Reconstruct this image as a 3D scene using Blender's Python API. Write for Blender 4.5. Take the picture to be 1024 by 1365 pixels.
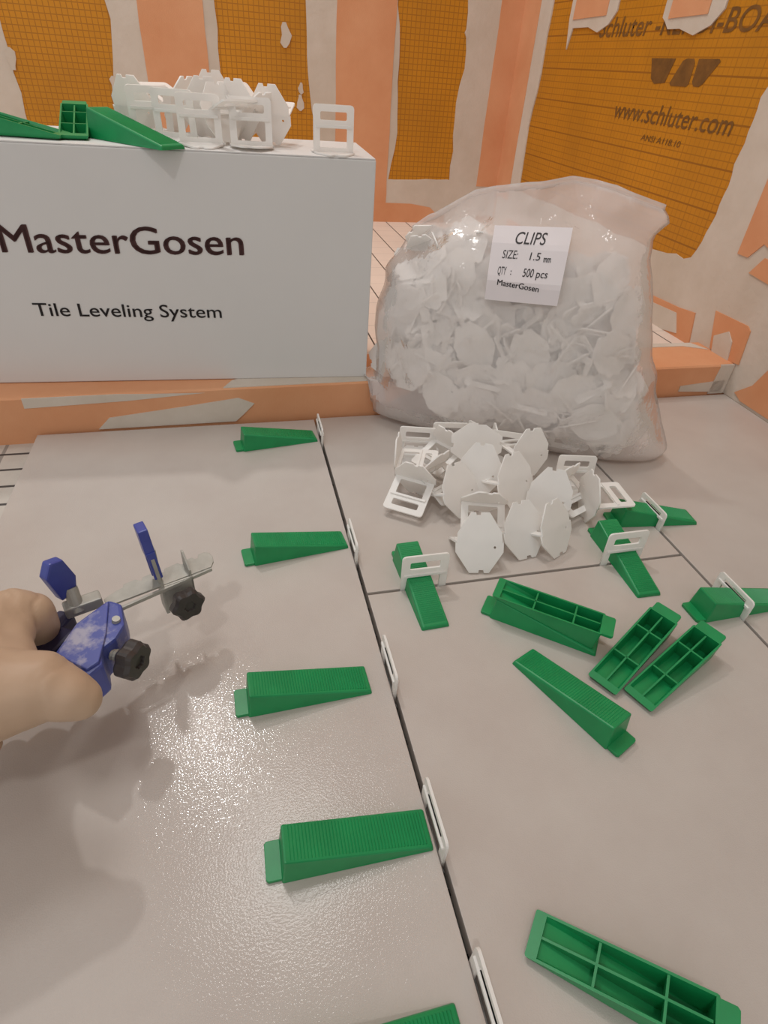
import bpy, bmesh, math, random
from mathutils import Matrix, Vector, noise

S = bpy.context.scene
for o in list(bpy.data.objects):
    bpy.data.objects.remove(o)
COL = S.collection
R_ = math.radians

# ------------------------------------------------------------------ camera
cam_d = bpy.data.cameras.new('camera')
cam = bpy.data.objects.new('camera', cam_d)
COL.objects.link(cam)
cam_d.sensor_fit = 'VERTICAL'
cam_d.sensor_height = 36.0
cam_d.lens = 774.8 / 1365 * 36.0
cam_d.clip_start = .01
right = Vector((0.97116, -0.22988, 0.06329))
down = Vector((-0.09128, -0.60369, -0.79197))
fwd = Vector((0.22027, 0.76336, -0.60726))
m3 = Matrix((right, -down, -fwd)).transposed()
cam.matrix_world = Matrix.Translation((-0.0816, -0.3164, 0.333)) @ m3.to_4x4()
S.camera = cam

# ------------------------------------------------------------------ world, lamps, exposure
S.view_settings.view_transform = 'Standard'
S.view_settings.look = 'None'
S.view_settings.exposure = 0.05
S.view_settings.gamma = 1.0
S.view_settings.use_curve_mapping = False
S.cycles.diffuse_bounces = 8
S.cycles.transparent_max_bounces = 24
w = bpy.data.worlds.new('room_light')
S.world = w
w.use_nodes = True
w.node_tree.nodes['Background'].inputs[0].default_value = (1.0, 1.0, 1.0, 1)
w.node_tree.nodes['Background'].inputs[1].default_value = .56


def lamp(name, loc, aim, power, size, col, spread=180):
    d = bpy.data.lights.new(name, 'AREA')
    d.shape = 'DISK'
    d.size = size
    d.energy = power
    d.color = col
    d.spread = R_(spread)
    o = bpy.data.objects.new(name, d)
    COL.objects.link(o)
    o.location = loc
    o.rotation_euler = (Vector(aim) - Vector(loc)).to_track_quat('-Z', 'Y').to_euler()
    return o


lamp('ceiling_lamp', (-.06, .72, 2.15), (-.06, .70, 0), 2.5, .55, (1, .985, .96), 84)
lamp('ceiling_lamp', (-.34, 1.13, 1.95), (-.32, .6, 0), 2.9, .08, (1, .985, .96), 110)
lamp('ceiling_lamp', (-.62, -1.15, 2.2), (0, .3, 0), 7.0, .14, (1, .985, .96))


# ------------------------------------------------------------------ materials
def lin(c):
    def f(v):
        v /= 255
        return v / 12.92 if v <= .04045 else ((v + .055) / 1.055) ** 2.4
    return (f(c[0]), f(c[1]), f(c[2]), 1)


def mat(name, rgb, rough=.5, var=0.0, vscale=20, bump=0.0, bscale=200, metal=0.0, spec=.5, detail=4, rgb2=None,
        vrough=0.0):
    m = bpy.data.materials.new(name)
    m.use_nodes = True
    nt = m.node_tree
    b = nt.nodes['Principled BSDF']
    b.inputs['Roughness'].default_value = rough
    b.inputs['Metallic'].default_value = metal
    b.inputs['Specular IOR Level'].default_value = spec
    tc = nt.nodes.new('ShaderNodeTexCoord')
    c = lin(rgb)
    b.inputs['Base Color'].default_value = c
    if var or rgb2:
        n = nt.nodes.new('ShaderNodeTexNoise')
        n.inputs['Scale'].default_value = vscale
        n.inputs['Detail'].default_value = detail
        n.inputs['Roughness'].default_value = .6
        nt.links.new(tc.outputs['Object'], n.inputs['Vector'])
        r = nt.nodes.new('ShaderNodeValToRGB')
        r.color_ramp.elements[0].position = .3
        r.color_ramp.elements[1].position = .7
        if rgb2:
            r.color_ramp.elements[0].color = lin(rgb2)
            r.color_ramp.elements[1].color = c
        else:
            r.color_ramp.elements[0].color = [max(0, x * (1 - var)) for x in c[:3]] + [1]
            r.color_ramp.elements[1].color = [min(1, x * (1 + var)) for x in c[:3]] + [1]
        nt.links.new(n.outputs['Fac'], r.inputs['Fac'])
        nt.links.new(r.outputs['Color'], b.inputs['Base Color'])
    if bump:
        n2 = nt.nodes.new('ShaderNodeTexNoise')
        n2.inputs['Scale'].default_value = bscale
        n2.inputs['Detail'].default_value = 3
        nt.links.new(tc.outputs['Object'], n2.inputs['Vector'])
        bp = nt.nodes.new('ShaderNodeBump')
        bp.inputs['Strength'].default_value = bump
        bp.inputs['Distance'].default_value = .001
        nt.links.new(n2.outputs['Fac'], bp.inputs['Height'])
        nt.links.new(bp.outputs['Normal'], b.inputs['Normal'])
    return m


def grid_mat(name, base, line, axes, spacing, width, rough=.6, heavy=None, var=.12, vscale=6, amount=.75):
    """printed line grid over a base colour; axes = indices of the object axes carrying lines"""
    m = mat(name, base, rough, var, vscale, bump=.15, bscale=300)
    nt = m.node_tree
    b = nt.nodes['Principled BSDF']
    src = b.inputs['Base Color'].links[0].from_socket
    tc = [n for n in nt.nodes if n.type == 'TEX_COORD'][0]
    sp = nt.nodes.new('ShaderNodeSeparateXYZ')
    nt.links.new(tc.outputs['Object'], sp.inputs[0])
    fac = None

    def lines(ax, s, wd, amt):
        a = nt.nodes.new('ShaderNodeMath'); a.operation = 'MODULO'
        ad = nt.nodes.new('ShaderNodeMath'); ad.operation = 'ADD'; ad.inputs[1].default_value = 100 * s
        nt.links.new(sp.outputs[ax], ad.inputs[0])
        nt.links.new(ad.outputs[0], a.inputs[0]); a.inputs[1].default_value = s
        l = nt.nodes.new('ShaderNodeMath'); l.operation = 'LESS_THAN'; l.inputs[1].default_value = wd
        nt.links.new(a.outputs[0], l.inputs[0])
        k = nt.nodes.new('ShaderNodeMath'); k.operation = 'MULTIPLY'; k.inputs[1].default_value = amt
        nt.links.new(l.outputs[0], k.inputs[0])
        return k.outputs[0]
    outs = []
    for ax, amt in axes:
        outs.append(lines(ax, spacing, width, amt))
        if heavy:
            outs.append(lines(ax, spacing * heavy, width * 1.5, min(1, amt * 1.5)))
    fac = outs[0]
    for o in outs[1:]:
        mx = nt.nodes.new('ShaderNodeMath'); mx.operation = 'MAXIMUM'
        nt.links.new(fac, mx.inputs[0]); nt.links.new(o, mx.inputs[1]); fac = mx.outputs[0]
    mix = nt.nodes.new('ShaderNodeMix'); mix.data_type = 'RGBA'
    nt.links.new(fac, mix.inputs['Factor'])
    nt.links.new(src, mix.inputs[6]); mix.inputs[7].default_value = lin(line)
    nt.links.new(mix.outputs[2], b.inputs['Base Color'])
    return m


M = {}
M['board_back'] = grid_mat('foam_board_grid', (198, 132, 8), (156, 96, 5), ((0, .7), (2, .7)), .010, .0016, heavy=None)
M['board_right'] = grid_mat('foam_board_grid_side', (192, 126, 8), (150, 92, 5), ((1, .3), (2, .6)), .010, .0015, heavy=5)
M['membrane'] = mat('orange_membrane', (224, 164, 122), .75, rgb2=(214, 148, 104), vscale=9, bump=.25, bscale=500)
M['mortar'] = mat('thinset_mortar', (214, 203, 190), .85, rgb2=(200, 187, 171), vscale=11, bump=.5, bscale=120)
M['tray'] = grid_mat('white_tray_membrane', (226, 208, 194), (74, 62, 56), ((0, 1.0), (1, .22)), .05, .0022, var=.05)
M['substrate'] = grid_mat('floor_membrane', (196, 188, 178), (70, 66, 64), ((0, .5), (1, 1.0)), .03, .0035, var=.08, vscale=30)
M['gap'] = mat('grout_bed', (70, 58, 50), .95, var=.2, vscale=60)
M['green'] = mat('green_plastic', (22, 138, 78), .38, var=.10, vscale=50, spec=.45)
M['white'] = mat('white_plastic', (248, 245, 241), .42, var=.02, vscale=60, spec=.4)
ntw = M['white'].node_tree
tlw = ntw.nodes.new('ShaderNodeBsdfTranslucent'); tlw.inputs[0].default_value = lin((252, 250, 248))
mxw = ntw.nodes.new('ShaderNodeMixShader'); mxw.inputs[0].default_value = .3
ntw.links.new(ntw.nodes['Principled BSDF'].outputs[0], mxw.inputs[1]); ntw.links.new(tlw.outputs[0], mxw.inputs[2])
ntw.links.new(mxw.outputs[0], ntw.nodes['Material Output'].inputs[0])
M['card'] = mat('white_card', (214, 211, 208), .55, var=.015, vscale=8, spec=.35)
M['print_maroon'] = mat('maroon_print', (72, 38, 36), .6, var=.1, vscale=80)
M['print_black'] = mat('black_print', (44, 38, 38), .6, var=.1, vscale=80)
M['print_board'] = mat('board_print', (120, 80, 28), .7, var=.25, vscale=60)
M['paper'] = mat('label_paper', (226, 216, 216), .45, var=.02, vscale=30)
M['blue'] = mat('blue_paint', (66, 78, 160), .35, rgb2=(56, 66, 148), vscale=70, spec=.6)
M['blue_worn'] = mat('blue_paint_with_dried_mortar', (72, 84, 162), .4, rgb2=(168, 166, 186), vscale=55, spec=.6, detail=6)
for n_ in M['blue_worn'].node_tree.nodes:
    if n_.type == 'VALTORGB':
        n_.color_ramp.elements[0].position = .34; n_.color_ramp.elements[1].position = .46
M['navy'] = mat('dark_blue_rubber', (44, 42, 78), .5, var=.2, vscale=80)
M['steel'] = mat('galvanised_steel', (168, 166, 158), .45, var=.12, vscale=90, metal=.25)
M['knob'] = mat('black_knob_plastic', (60, 54, 52), .4, var=.2, vscale=120)
M['skin'] = mat('pale_hand', (196, 168, 142), .5, rgb2=(186, 156, 130), vscale=22, bump=.25, bscale=90)

# floor tile: matt porcelain with a fine sparkling relief
mt = mat('porcelain_tile', (192, 183, 175), .5, rgb2=(184, 173, 165), vscale=14, spec=.5, detail=8)
nt = mt.node_tree
pb = nt.nodes['Principled BSDF']
tc = [n for n in nt.nodes if n.type == 'TEX_COORD'][0]
n1 = nt.nodes.new('ShaderNodeTexNoise'); n1.inputs['Scale'].default_value = 1250; n1.inputs['Detail'].default_value = 2
n2 = nt.nodes.new('ShaderNodeTexNoise'); n2.inputs['Scale'].default_value = 60; n2.inputs['Detail'].default_value = 4
add = nt.nodes.new('ShaderNodeMath'); add.operation = 'MULTIPLY_ADD'; add.inputs[1].default_value = .5
bp = nt.nodes.new('ShaderNodeBump'); bp.inputs['Strength'].default_value = .22; bp.inputs['Distance'].default_value = .0006
nt.links.new(tc.outputs['Object'], n1.inputs['Vector']); nt.links.new(tc.outputs['Object'], n2.inputs['Vector'])
nt.links.new(n2.outputs['Fac'], add.inputs[0]); nt.links.new(n1.outputs['Fac'], add.inputs[2])
nt.links.new(add.outputs[0], bp.inputs['Height']); nt.links.new(bp.outputs['Normal'], pb.inputs['Normal'])
pb.inputs['Coat Weight'].default_value = .40
pb.inputs['Coat Roughness'].default_value = .07
bc = nt.nodes.new('ShaderNodeBump'); bc.inputs['Strength'].default_value = .2; bc.inputs['Distance'].default_value = .0006
n3 = nt.nodes.new('ShaderNodeTexNoise'); n3.inputs['Scale'].default_value = 800; n3.inputs['Detail'].default_value = 1
nt.links.new(tc.outputs['Object'], n3.inputs['Vector']); nt.links.new(n3.outputs['Fac'], bc.inputs['Height'])
nt.links.new(bc.outputs['Normal'], pb.inputs['Coat Normal'])
M['tile'] = mt

# clear plastic film
mf = bpy.data.materials.new('clear_plastic_film'); mf.use_nodes = True
nt = mf.node_tree; nt.nodes.clear()
out = nt.nodes.new('ShaderNodeOutputMaterial')
tr = nt.nodes.new('ShaderNodeBsdfTransparent'); tr.inputs[0].default_value = (.99, .98, .975, 1)
df = nt.nodes.new('ShaderNodeBsdfDiffuse'); df.inputs[0].default_value = lin((250, 242, 238))
tl = nt.nodes.new('ShaderNodeBsdfTranslucent'); tl.inputs[0].default_value = lin((250, 242, 238))
gl = nt.nodes.new('ShaderNodeBsdfGlossy'); gl.inputs['Roughness'].default_value = .12
mh = nt.nodes.new('ShaderNodeMixShader'); mh.inputs[0].default_value = .15
nt.links.new(df.outputs[0], mh.inputs[1]); nt.links.new(tl.outputs[0], mh.inputs[2])
ma = nt.nodes.new('ShaderNodeMixShader'); ma.inputs[0].default_value = .44
nt.links.new(tr.outputs[0], ma.inputs[1]); nt.links.new(mh.outputs[0], ma.inputs[2])
fr = nt.nodes.new('ShaderNodeFresnel'); fr.inputs[0].default_value = 1.35
nz = nt.nodes.new('ShaderNodeTexNoise'); nz.inputs['Scale'].default_value = 45; nz.inputs['Detail'].default_value = 3
tcf = nt.nodes.new('ShaderNodeTexCoord'); nt.links.new(tcf.outputs['Object'], nz.inputs['Vector'])
bf = nt.nodes.new('ShaderNodeBump'); bf.inputs['Strength'].default_value = .7; bf.inputs['Distance'].default_value = .004
nt.links.new(nz.outputs['Fac'], bf.inputs['Height'])
nt.links.new(bf.outputs[0], fr.inputs['Normal']); nt.links.new(bf.outputs[0], gl.inputs['Normal'])
mg = nt.nodes.new('ShaderNodeMixShader')
fm = nt.nodes.new('ShaderNodeMath'); fm.operation = 'MULTIPLY'; fm.inputs[1].default_value = .5
nt.links.new(fr.outputs[0], fm.inputs[0]); nt.links.new(fm.outputs[0], mg.inputs[0]); nt.links.new(ma.outputs[0], mg.inputs[1]); nt.links.new(gl.outputs[0], mg.inputs[2])
nt.links.new(mg.outputs[0], out.inputs[0])
M['film'] = mf


# ------------------------------------------------------------------ builders
def link(name, me, m=None, parent=None):
    o = bpy.data.objects.new(name, me)
    COL.objects.link(o)
    if me is not None and m:
        if not me.materials:
            me.materials.append(M[m])
    if parent:
        o.parent = parent
    return o


def tag(o, label=None, cat=None, group=None, kind=None):
    for k, v in (('label', label), ('category', cat), ('group', group), ('kind', kind)):
        if v:
            o[k] = v
    return o


def thing(name, label, cat, group=None, mw=None):
    o = bpy.data.objects.new(name, None)
    o.empty_display_size = .01
    COL.objects.link(o)
    if mw is not None:
        o.matrix_world = mw
    return tag(o, label, cat, group)


def mesh(name, verts, faces, smooth=False):
    me = bpy.data.meshes.new(name)
    me.from_pydata([tuple(v) for v in verts], [], faces)
    me.update()
    bm = bmesh.new(); bm.from_mesh(me)
    bmesh.ops.recalc_face_normals(bm, faces=bm.faces)
    bm.to_mesh(me); bm.free()
    if smooth:
        for p in me.polygons:
            p.use_smooth = True
    return me


def bevelled(me, width, seg=2):
    bm = bmesh.new(); bm.from_mesh(me)
    es = [e for e in bm.edges if len(e.link_faces) == 2 and e.calc_face_angle(0) > .5]
    bmesh.ops.bevel(bm, geom=es, offset=width, segments=seg, profile=.6, affect='EDGES', clamp_overlap=True)
    bm.to_mesh(me); bm.free()
    return me


def box_mesh(name, a, b, bev=0.0):
    x0, y0, z0 = a; x1, y1, z1 = b
    v = [(x, y, z) for x in (x0, x1) for y in (y0, y1) for z in (z0, z1)]
    me = mesh(name, v, [(0, 1, 3, 2), (4, 6, 7, 5), (0, 4, 5, 1), (2, 3, 7, 6), (0, 2, 6, 4), (1, 5, 7, 3)])
    return bevelled(me, bev) if bev else me


def prism(name, pts, d, bev=0.0):
    """polygon pts (3D) extruded by vector d"""
    n = len(pts)
    d = Vector(d)
    v = [Vector(p) for p in pts] + [Vector(p) + d for p in pts]
    f = [tuple(range(n)), tuple(range(n, 2 * n))] + [(i, (i + 1) % n, n + (i + 1) % n, n + i) for i in range(n)]
    me = mesh(name, v, f)
    return bevelled(me, bev) if bev else me


def curve_mesh(name, loops, depth):
    """filled 2D shape with holes (XY) extruded to +-depth/2"""
    cu = bpy.data.curves.new(name, 'CURVE')
    cu.dimensions = '2D'; cu.fill_mode = 'BOTH'; cu.extrude = depth / 2
    for lp in loops:
        s = cu.splines.new('POLY'); s.points.add(len(lp) - 1)
        for p, q in zip(s.points, lp):
            p.co = (q[0], q[1], 0, 1)
        s.use_cyclic_u = True
    o = bpy.data.objects.new('tmp', cu); COL.objects.link(o)
    me = bpy.data.meshes.new_from_object(o)
    bpy.data.objects.remove(o); bpy.data.curves.remove(cu)
    me.name = name
    return me


def text_mesh(name, body, size, depth=.0003, sx=1.0, shear=0.0, spacing=1.0, bold=0.0, align='LEFT', heavy=0.0):
    cu = bpy.data.curves.new(name, 'FONT')
    cu.body = body; cu.size = size; cu.extrude = depth / 2; cu.shear = shear
    cu.space_character = spacing; cu.offset = bold; cu.align_x = align; cu.resolution_u = 4
    o = bpy.data.objects.new('tmp', cu); COL.objects.link(o)
    me = bpy.data.meshes.new_from_object(o)
    bpy.data.objects.remove(o); bpy.data.curves.remove(cu)
    for v in me.vertices:
        v.co.x *= sx
    if heavy:
        bm = bmesh.new()
        for k in (-1, -.33, .33, 1):
            m2 = me.copy(); m2.transform(Matrix.Translation((heavy * k, heavy * k * .5, abs(k) * 1e-4))); bm.from_mesh(m2)
        bm.to_mesh(me); bm.free()
    return me


def text_between(name, body, p0, p1, updir, capz, mname, parent, shear=0.0, bold=0.0, depth=.0003, lift=None, **k):
    """lettering from p0 to p1 on a surface, cap height capz (world, before parenting to an identity parent)"""
    me = text_mesh(name, body, 1.0, depth=0.0, shear=shear, bold=bold, **k)
    xs = [v.co.x for v in me.vertices]
    x0, x1 = min(xs), max(xs)
    cap = .729 if me else 1
    p0 = Vector(p0); p1 = Vector(p1); ex = (p1 - p0); up = Vector(updir).normalized()
    nrm = ex.normalized().cross(up)
    for v in me.vertices:
        c = v.co
        v.co = p0 + ex * ((c.x - x0) / (x1 - x0)) + up * (c.y / cap * capz) + nrm * (depth + (c.z if depth else 0))
    return link(name, me, mname, parent)


def round_rect(x0, y0, x1, y1, r, n=3):
    pts = []
    for cx, cy, a0 in ((x1 - r, y1 - r, 0), (x0 + r, y1 - r, 90), (x0 + r, y0 + r, 180), (x1 - r, y0 + r, 270)):
        for i in range(n + 1):
            a = R_(a0 + 90 * i / n)
            pts.append((cx + r * math.cos(a), cy + r * math.sin(a)))
    return pts


def cyl_mesh(name, p0, p1, r0, r1=None, n=16, smooth=True):
    r1 = r0 if r1 is None else r1
    p0 = Vector(p0); p1 = Vector(p1)
    q = (p1 - p0).to_track_quat('Z', 'Y')
    v = []
    for p, r in ((p0, r0), (p1, r1)):
        for i in range(n):
            a = 2 * math.pi * i / n
            v.append(p + q @ Vector((r * math.cos(a), r * math.sin(a), 0)))
    f = [tuple(range(n)), tuple(range(n, 2 * n))] + [(i, (i + 1) % n, n + (i + 1) % n, n + i) for i in range(n)]
    return mesh(name, v, f)


def join_meshes(name, ms):
    bm = bmesh.new()
    for m_ in ms:
        bm.from_mesh(m_)
    me = bpy.data.meshes.new(name)
    bm.to_mesh(me); bm.free()
    return me


def ground(mw, objs_meshes, z=0.0):
    """lift a placement matrix so that its lowest vertex rests on height z"""
    lo = min((mw @ v.co).z for me in objs_meshes for v in me.vertices)
    return Matrix.Translation((0, 0, z - lo)) @ mw


def RX(a): return Matrix.Rotation(R_(a), 4, 'X')
def RY(a): return Matrix.Rotation(R_(a), 4, 'Y')
def RZ(a): return Matrix.Rotation(R_(a), 4, 'Z')
def T(x, y, z=0): return Matrix.Translation((x, y, z))


# ================================================================== THE SETTING
XR, YB, ZT = .578, 1.2, .032        # right wall, back wall, shower tray height
rnd = random.Random(7)

wall_back = tag(link('wall_back', box_mesh('wall_back', (-1.3, YB, -.04), (XR + .06, YB + .06, 2.3)), 'board_back'), kind='structure')
wall_right = tag(link('wall_right', box_mesh('wall_right', (XR, -.9, -.04), (XR + .06, YB, 2.3)), 'board_right'), kind='structure')


def ragged(z0, z1, f, amp, step=.012, seed=0):
    pts = []
    n = max(2, int((z1 - z0) / step)) if z1 - z0 < .8 else 70
    for i in range(n + 1):
        z = z0 + (z1 - z0) * i / n
        e = noise.noise((seed * 7.3, z * 22, 1.7)) * amp + noise.noise((seed * 3.1, z * 75, 4.2)) * amp * .45
        pts.append((f(z) + e, z))
    return pts


def lerp_table(tab):
    def f(z):
        if z <= tab[0][0]: return tab[0][1]
        for (a, b), (c, d) in zip(tab, tab[1:]):
            if z <= c: return b + (d - b) * (z - a) / (c - a)
        return tab[-1][1]
    return f


def wall_patch(name, wall, poly, t, m):
    """poly in wall coordinates (s, z); s is x on the back wall, y on the right wall"""
    if wall is wall_back:
        me = prism(name, [(s, YB, z) for s, z in poly], (0, -t, 0))
    else:
        me = prism(name, [(XR, s, z) for s, z in poly], (-t, 0, 0))
    return link(name, me, m, wall)


def strip(name, wall, left, right, z0, z1, t, m, seed, amp=.006):
    L = ragged(z0, z1, left if callable(left) else (lambda z: left), amp, seed=seed)
    Rr = ragged(z0, z1, right if callable(right) else (lambda z: right), amp, seed=seed + 50)
    return wall_patch(name, wall, L + Rr[::-1], t, m)


# back wall: mortar coats with ragged edges, smooth membrane bands set into them
strip('mortar_coat', wall_back, -.75, -.446, .03, 2.2, .0020, 'mortar', 1)
strip('mortar_coat', wall_back, lerp_table([(.2, -.235), (.25, -.277), (.3, -.268), (.34, -.257), (.45, -.262)]),
      -.19, .03, 2.2, .0020, 'mortar', 2, .007)
strip('membrane_band', wall_back, -.205, -.085, .03, 2.2, .0035, 'membrane', 3, .002)
strip('mortar_coat', wall_back, -.092, -.063, .03, 2.2, .0024, 'mortar', 4, .003)
strip('mortar_coat', wall_back, lerp_table([(.15, .145), (.22, .128), (.30, .115), (.45, .113)]), .180, .03, 2.2, .0020, 'mortar', 5, .005)
strip('membrane_band', wall_back, .174, .297, .03, 2.2, .0035, 'membrane', 6, .0015)
strip('mortar_coat', wall_back, .29, lerp_table([(.13, .302), (.2, .316), (.28, .311), (.37, .308), (.45, .300)]), .03, 2.2, .0022, 'mortar', 7, .004)
strip('mortar_coat', wall_back, lerp_table([(.1, .452), (.2, .452), (.28, .447), (.33, .460), (.45, .447)]), .532, .03, 2.2, .0022, 'mortar', 8, .005)
strip('membrane_band', wall_back, .523, XR, .115, 2.2, .0035, 'membrane', 9, .0015)
# low mortar band and membrane foot of the back wall
lowp = [(x, z) for x, z in ragged(-1.25, XR, lambda s: 0, .006, .02, seed=11)]
wall_patch('mortar_coat', wall_back, [(s, .124 + z_) for z_, s in lowp] + [(XR, .05), (-1.25, .05)], .0026, 'mortar')
wall_patch('membrane_foot', wall_back, [(-1.25, .03), (.40, .03), (.43, .05), (.41, .066), (.36, .073), (.25, .074), (-1.25, .072)], .0040, 'membrane')
# small dabs of mortar on the boards
for k, (s, z, a) in enumerate([(-.445, .30, .012), (-.27, .27, .010), (.07, .37, .014), (.098, .26, .010), (.10, .285, .007), (.455, .40, .006), (-.235, .245, .006)]):
    wall_patch('mortar_dab', wall_back, [(s + a * .7 * math.cos(t_) * (1 + .4 * math.sin(3 * t_ + k)), z + a * 1.5 * math.sin(t_)) for t_ in [i * math.pi / 5 for i in range(10)]], .003, 'mortar')

# right wall
strip('membrane_band', wall_right, 1.118, YB, .10, 2.2, .0035, 'membrane', 21, .0015)
strip('mortar_coat', wall_right, lerp_table([(.13, 1.068), (.25, 1.078), (.32, 1.064), (.45, 1.066)]), 1.14, .03, 2.2, .0024, 'mortar', 22, .004)
# mortar field beside and below the board, its edge torn
edge = []
for z in [i * .012 for i in range(0, 75)]:
    z = .14 + z
    edge.append((lerp_table([(.14, .452), (.2, .436), (.27, .434), (.33, .434), (.42, .40), (1.1, .40)])(z) + noise.noise((z * 40, 3, 1)) * .006, z))
bottom = [(.47, .134), (.49, .1365), (.51, .132), (.56, .128), (.60, .131), (.66, .127), (.72, .132), (.80, .128), (.9, .13), (1.0, .126), (1.1, .13)]
wall_patch('mortar_coat', wall_right, [(-.9, .0), (1.18, .0), (1.18, .10)] + bottom[::-1] + edge + [(.36, 1.03), (-.9, 1.03)], .0022, 'mortar')
wall_patch('membrane_patch', wall_right, [(.371, .166), (.371, .23), (.368, 1.0), (.20, 1.0), (.20, .19), (.29, .172), (.335, .186), (.352, .166)], .0036, 'membrane')
wall_patch('membrane_patch', wall_right, [(.34, .150), (.325, .172), (.24, .17), (.24, .14)], .0036, 'membrane')
wall_patch('membrane_foot', wall_right, [(.393, .032), (.404, .076), (.44, .072), (.62, .064), (1.1, .064), (1.1, .032)], .0040, 'membrane')
wall_patch('mortar_dab', wall_right, [(.425, .038), (.440, .064), (.51, .060), (.60, .056), (.60, .032), (.47, .030)], .0052, 'mortar')
wall_patch('membrane_patch', wall_right, [(.293, .044), (.320, .040), (.352, .044), (.368, .0915), (.305, .0925), (.298, .088)], .0038, 'membrane')
wall_patch('mortar_dab', wall_right, [(.312, .041), (.345, .041), (.352, .062), (.330, .076), (.318, .066)], .0052, 'mortar')
wall_patch('membrane_patch', wall_right, [(.265, .004), (.280, .010), (.258, .030), (.245, .060), (.10, .060), (.10, .004)], .0036, 'membrane')
# membrane squares taped over the upper lettering
for (s0, s1, z0) in ((.852, .968, .425), (.585, .672, .4165)):
    wall_patch('mortar_coat', wall_right, [(s0 - .030, z0 + .004), (s0 - .012, z0 - .012), (s0 + .02, z0 - .022), (s0 + .055, z0 - .014),
               (s1 - .004, z0 - .014), (s1 + .006, z0 - .045 if s0 > .8 else z0 - .006), (s1 + .016, z0), (s1 + .014, .62), (s0 - .03, .62)], .0024, 'mortar')
    wall_patch('membrane_patch', wall_right, [(s0, z0), (s1, z0 - .002), (s1 - .002, .60), (s0 + .001, .60)], .0036, 'membrane')

# printing on the right-hand board
UP = (0, 0, 1)
xw = XR - .0002
text_between('lettering', 'Schluter -KERDI-BOARD', (xw, .866, .3965), (xw, .395, .3965), UP, .027, 'print_board', wall_right, shear=.12, bold=.008)
text_between('lettering', 'www.schluter.com', (xw, .757, .2885), (xw, .466, .2885), UP, .026, 'print_board', wall_right, shear=.12, bold=.004)
text_between('lettering', 'ANSI A118.10', (xw, .661, .2655), (xw, .560, .2655), UP, .0085, 'print_board', wall_right, shear=.12, bold=.004)
# three-piece emblem: two rounded trapezoids and a mirrored one between them
for poly in ([(.690, .369), (.630, .369), (.6405, .340), (.6665, .338), (.678, .344)],
             [(.6285, .340), (.612, .3665), (.604, .369), (.588, .369), (.5835, .364), (.5835, .340), (.588, .337), (.624, .337)],
             [(.5775, .369), (.535, .369), (.5315, .366), (.554, .341), (.560, .338), (.572, .338), (.5775, .343)]):
    me = prism('emblem', [(xw, s, z) for s, z in poly], (-.0003, 0, 0))
    link('emblem', me, 'print_board', wall_right)

# floor: bed, tiles laid with open joints
floor = tag(link('floor', box_mesh('floor', (-1.3, -.9, -.05), (XR, .30, -.022)), 'gap'), kind='structure')
link('floor_membrane', box_mesh('floor_membrane', (-1.3, -.9, -.022), (-.285, .30, -.012)), 'substrate', floor)
link('floor_membrane', box_mesh('floor_membrane', (-.285, -.9, -.022), (XR, .30, -.0205)), 'substrate', floor)
for (x0, x1, y0, y1) in ((-.2955, -.0015, -.322, .2880), (.0015, .2915, .0013, .2905), (.0015, .2915, -.61, -.0013), (.2943, .5755, -.32, .2945)):
    v = [(x0, y0), (x1, y0), (x1, y1), (x0, y1)]
    me = prism('tile', [(x, y, -.0102) for x, y in v], (0, 0, .0102), .0005)
    link('tile', me, 'tile', floor)

# shower tray behind the curb, and the curb itself
tray = tag(link('floor_tray', box_mesh('floor_tray', (-1.3, .36, -.04), (XR, YB, ZT)), 'tray'), kind='structure')
curb = tag(link('trim_1', None), 'orange membrane covered shower curb between tiles and tray', 'curb', kind='structure')
CZ = .042
prof = [(.2935, -.02), (.2915, CZ - .002), (.2935, CZ), (.371, CZ), (.373, .03), (.373, -.02)]
me = prism('curb_core', [(-1.3, y, z) for y, z in prof], (XR + 1.3, 0, 0))
me.transform(T(-.2, .2925) @ RZ(.5) @ T(.2, -.2925))
link('curb_core', me, 'membrane', curb)
# mortar smears on the curb
for poly in ([(-.235, .001), (-.222, .014), (-.15, .022), (-.085, .030), (-.068, .022), (-.080, .010), (-.09, .001)],
             [(-.30, .03), (-.30, .041), (-.21, .041), (-.12, .038), (-.2, .033)],
             [(.42, .012), (.424, .036), (.430, .036), (.428, .010)],
             [(.50, .006), (.50, .014), (.57, .020), (.57, .002)], [(.55, .0), (.553, .042), (.575, .042), (.575, .0)],
             [(-.70, .01), (-.70, .038), (-.5, .038), (-.45, .02)]):
    pts = [(x, .2924 + (x + .2) * .0087 - .0012, z) for x, z in poly]
    link('mortar_dab', prism('mortar_dab', pts, (0, .003, 0)), 'mortar', curb)
for poly in ([(-.10, .294), (.08, .296), (.09, .33), (-.02, .345), (-.09, .312)], [(.40, .362), (.40, .378), (.56, .376), (.572, .35), (.54, .365)]):
    link('mortar_dab', prism('mortar_dab', [(x, y, CZ - .001) for x, y in poly], (0, 0, .0016)), 'mortar', curb)


# ================================================================== GREEN WEDGES
WL, WW, WT, H0, H1, TAB = .081, .0222, .0192, .0195, .0028, .0078


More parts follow.
